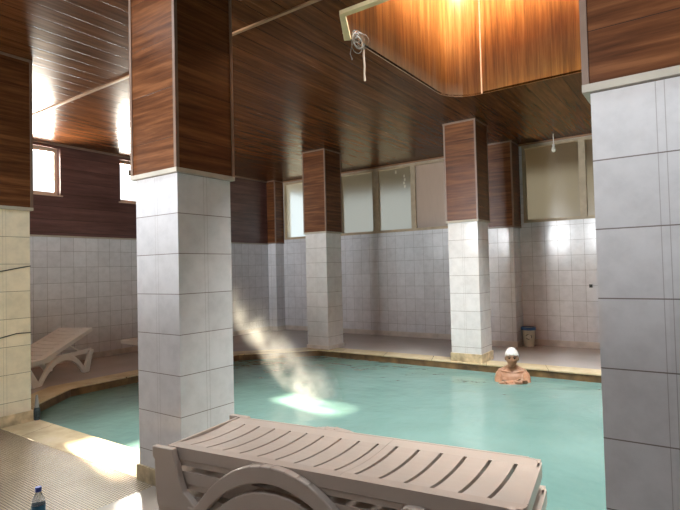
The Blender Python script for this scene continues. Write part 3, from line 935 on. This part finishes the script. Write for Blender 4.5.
    bm = BM(); loft(bm, [(.70, .19, .115, .01), (.80, .188, .13, 0), (.90, .182, .13, 0), (1.0, .172, .122, .002), (1.02, .168, .118, .003)])
    obj('swim_shorts', bm, plain('dark_cloth', (.03, .035, .05), .8), r, world=False, smooth='all')
    return r
build_person((-2.03, 6.56, -1.445), math.atan2(-.95, .30)-PI/2)

# ------------------------------------------------------------------ steam over the water
m = bpy.data.materials.new('steam'); m.use_nodes = True
nt = m.node_tree; nt.nodes.remove(nt.nodes['Principled BSDF'])
co = coord(nt, 'Object')
x, y, z = sep(nt, co)
# local x runs along the plume, radius falls off to its sides
rad = M(nt, 'SQRT', M(nt, 'ADD', M(nt, 'MULTIPLY', y, y), M(nt, 'MULTIPLY', z, z)))
fall = M(nt, 'MAXIMUM', M(nt, 'SUBTRACT', 1, M(nt, 'DIVIDE', rad, .29)), 0)
ends = M(nt, 'MULTIPLY', M(nt, 'MINIMUM', M(nt, 'MULTIPLY', M(nt, 'ADD', x, .1), 4), 1), M(nt, 'MINIMUM', M(nt, 'MAXIMUM', M(nt, 'MULTIPLY', M(nt, 'SUBTRACT', 2.2, x), .8), 0), 1))
nz = noise(nt, co, 4.2, 5, .62)
nz = M(nt, 'MAXIMUM', M(nt, 'MULTIPLY', M(nt, 'SUBTRACT', nz, .41), 8), 0)
den = M(nt, 'MULTIPLY', M(nt, 'MULTIPLY', fall, M(nt, 'MAXIMUM', ends, 0)), M(nt, 'MULTIPLY', nz, 1.0))
low = M(nt, 'MAXIMUM', M(nt, 'SUBTRACT', 1, M(nt, 'DIVIDE', M(nt, 'SQRT', M(nt, 'ADD', M(nt, 'MULTIPLY', x, x), M(nt, 'MULTIPLY', rad, rad))), .36)), 0)
den = M(nt, 'ADD', den, M(nt, 'MULTIPLY', low, M(nt, 'MULTIPLY', nz, 1.3)))
vs = N(nt, 'ShaderNodeVolumeScatter', Anisotropy=.2); vs.inputs[0].default_value = (.97, .97, .95, 1)
nt.links.new(den, vs.inputs['Density'])
nt.links.new(vs.outputs[0], nt.nodes['Material Output'].inputs['Volume'])
m.cycles.homogeneous_volume = False if hasattr(m, 'cycles') and hasattr(m.cycles, 'homogeneous_volume') else None
p0 = Vector((-3.5, 4.52, -.08)); p1 = Vector((-5.25, 4.87, 1.03))
ax = (p1-p0).normalized()
bm = BM(); bmesh.ops.create_icosphere(bm, subdivisions=3, radius=1)
for v in bm.verts:
    v.co = Vector((v.co.x*1.25+.95, v.co.y*.4, v.co.z*.4))
bmesh.ops.transform(bm, matrix=Matrix.Identity(4), verts=bm.verts)
st = obj('steam', bm, m)
st.matrix_world = Matrix.Translation(p0) @ ax.to_track_quat('X', 'Z').to_matrix().to_4x4()
tag(st, 'white steam plume drifting over the pool water', 'steam', kind='stuff')

# ------------------------------------------------------------------ light
wd = bpy.data.worlds.new('World'); S.world = wd; wd.use_nodes = True
bg = wd.node_tree.nodes['Background']; bg.inputs[0].default_value = (.88, .94, 1, 1); bg.inputs[1].default_value = 2.2
def area(name, loc, d, sx, sy, power, col=(1, 1, 1)):
    l = bpy.data.lights.new(name, 'AREA'); l.shape = 'RECTANGLE'; l.size = sx; l.size_y = sy; l.energy = power; l.color = col
    o = bpy.data.objects.new(name, l); o.location = loc
    o.rotation_euler = Vector(d).to_track_quat('-Z', 'Y').to_euler(); COL.objects.link(o); return o
sl = bpy.data.lights.new('sun', 'SUN'); sl.energy = 52; sl.angle = .035; sl.color = (1, .87, .64)
so = bpy.data.objects.new('sun', sl); so.rotation_euler = Vector((1, -.19, -.65)).to_track_quat('-Z', 'Y').to_euler(); COL.objects.link(so)
for i, (y0, y1) in enumerate(LW):
    area('daylight_left', (XL-.3, (y0+y1)/2, (WZ0+WZ1)/2), (1, -.1, -.25), y1-y0, WZ1-WZ0, 190*(y1-y0), (1, .93, .80))
area('daylight_skylight', ((HX0+HX1)/2, (HY0+HY1)/2, WELLTOP-.02), (0, 0, -1), HX1-HX0-1.7, HY1-HY0-1.7, 540, (.97, 1, 1))
area('added_front_daylight', ((FW[0]+FW[1])/2, YF-.3, (FW[2]+FW[3])/2), (.1, 1, 0), FW[1]-FW[0], FW[3]-FW[2], 1050, (.95, .97, 1))  # lamp for the added front glazing
for (NX0, NX1, NY0, NY1), pw in zip(NEAR, (60, 28)):
    area('added_near_skylight', ((NX0+NX1)/2, (NY0+NY1)/2, NTOP-.02), (0, 0, -1), NX1-NX0-.1, NY1-NY0-.1, pw, (.74, .87, 1))  # lamps for the two added near skylights

# ------------------------------------------------------------------ camera (solved from the photograph's tile joints and pillar edges)
cd = bpy.data.cameras.new('camera'); cam = bpy.data.objects.new('camera', cd); COL.objects.link(cam)
cd.sensor_fit = 'HORIZONTAL'; cd.sensor_width = 36; cd.lens = 516.17*36/680
rgt = Vector((.81591186, .57765572, -.02452963)); upv = Vector((.036213, -.00871454, .9993061)); fwd = Vector((-.57704112, .81623399, .02802894))
cam.matrix_world = Matrix(((rgt.x, upv.x, -fwd.x, 0), (rgt.y, upv.y, -fwd.y, 0), (rgt.z, upv.z, -fwd.z, 1.33), (0, 0, 0, 1)))
cd.clip_start = .05
S.camera = cam
S.view_settings.view_transform = 'Standard'
S.view_settings.look = 'None'
S.view_settings.exposure = .2
S.view_settings.gamma = 1
S.view_settings.use_curve_mapping = False
S.cycles.use_denoising = True
S.cycles.max_bounces = 10
S.cycles.diffuse_bounces = 6
S.cycles.sample_clamp_indirect = 8
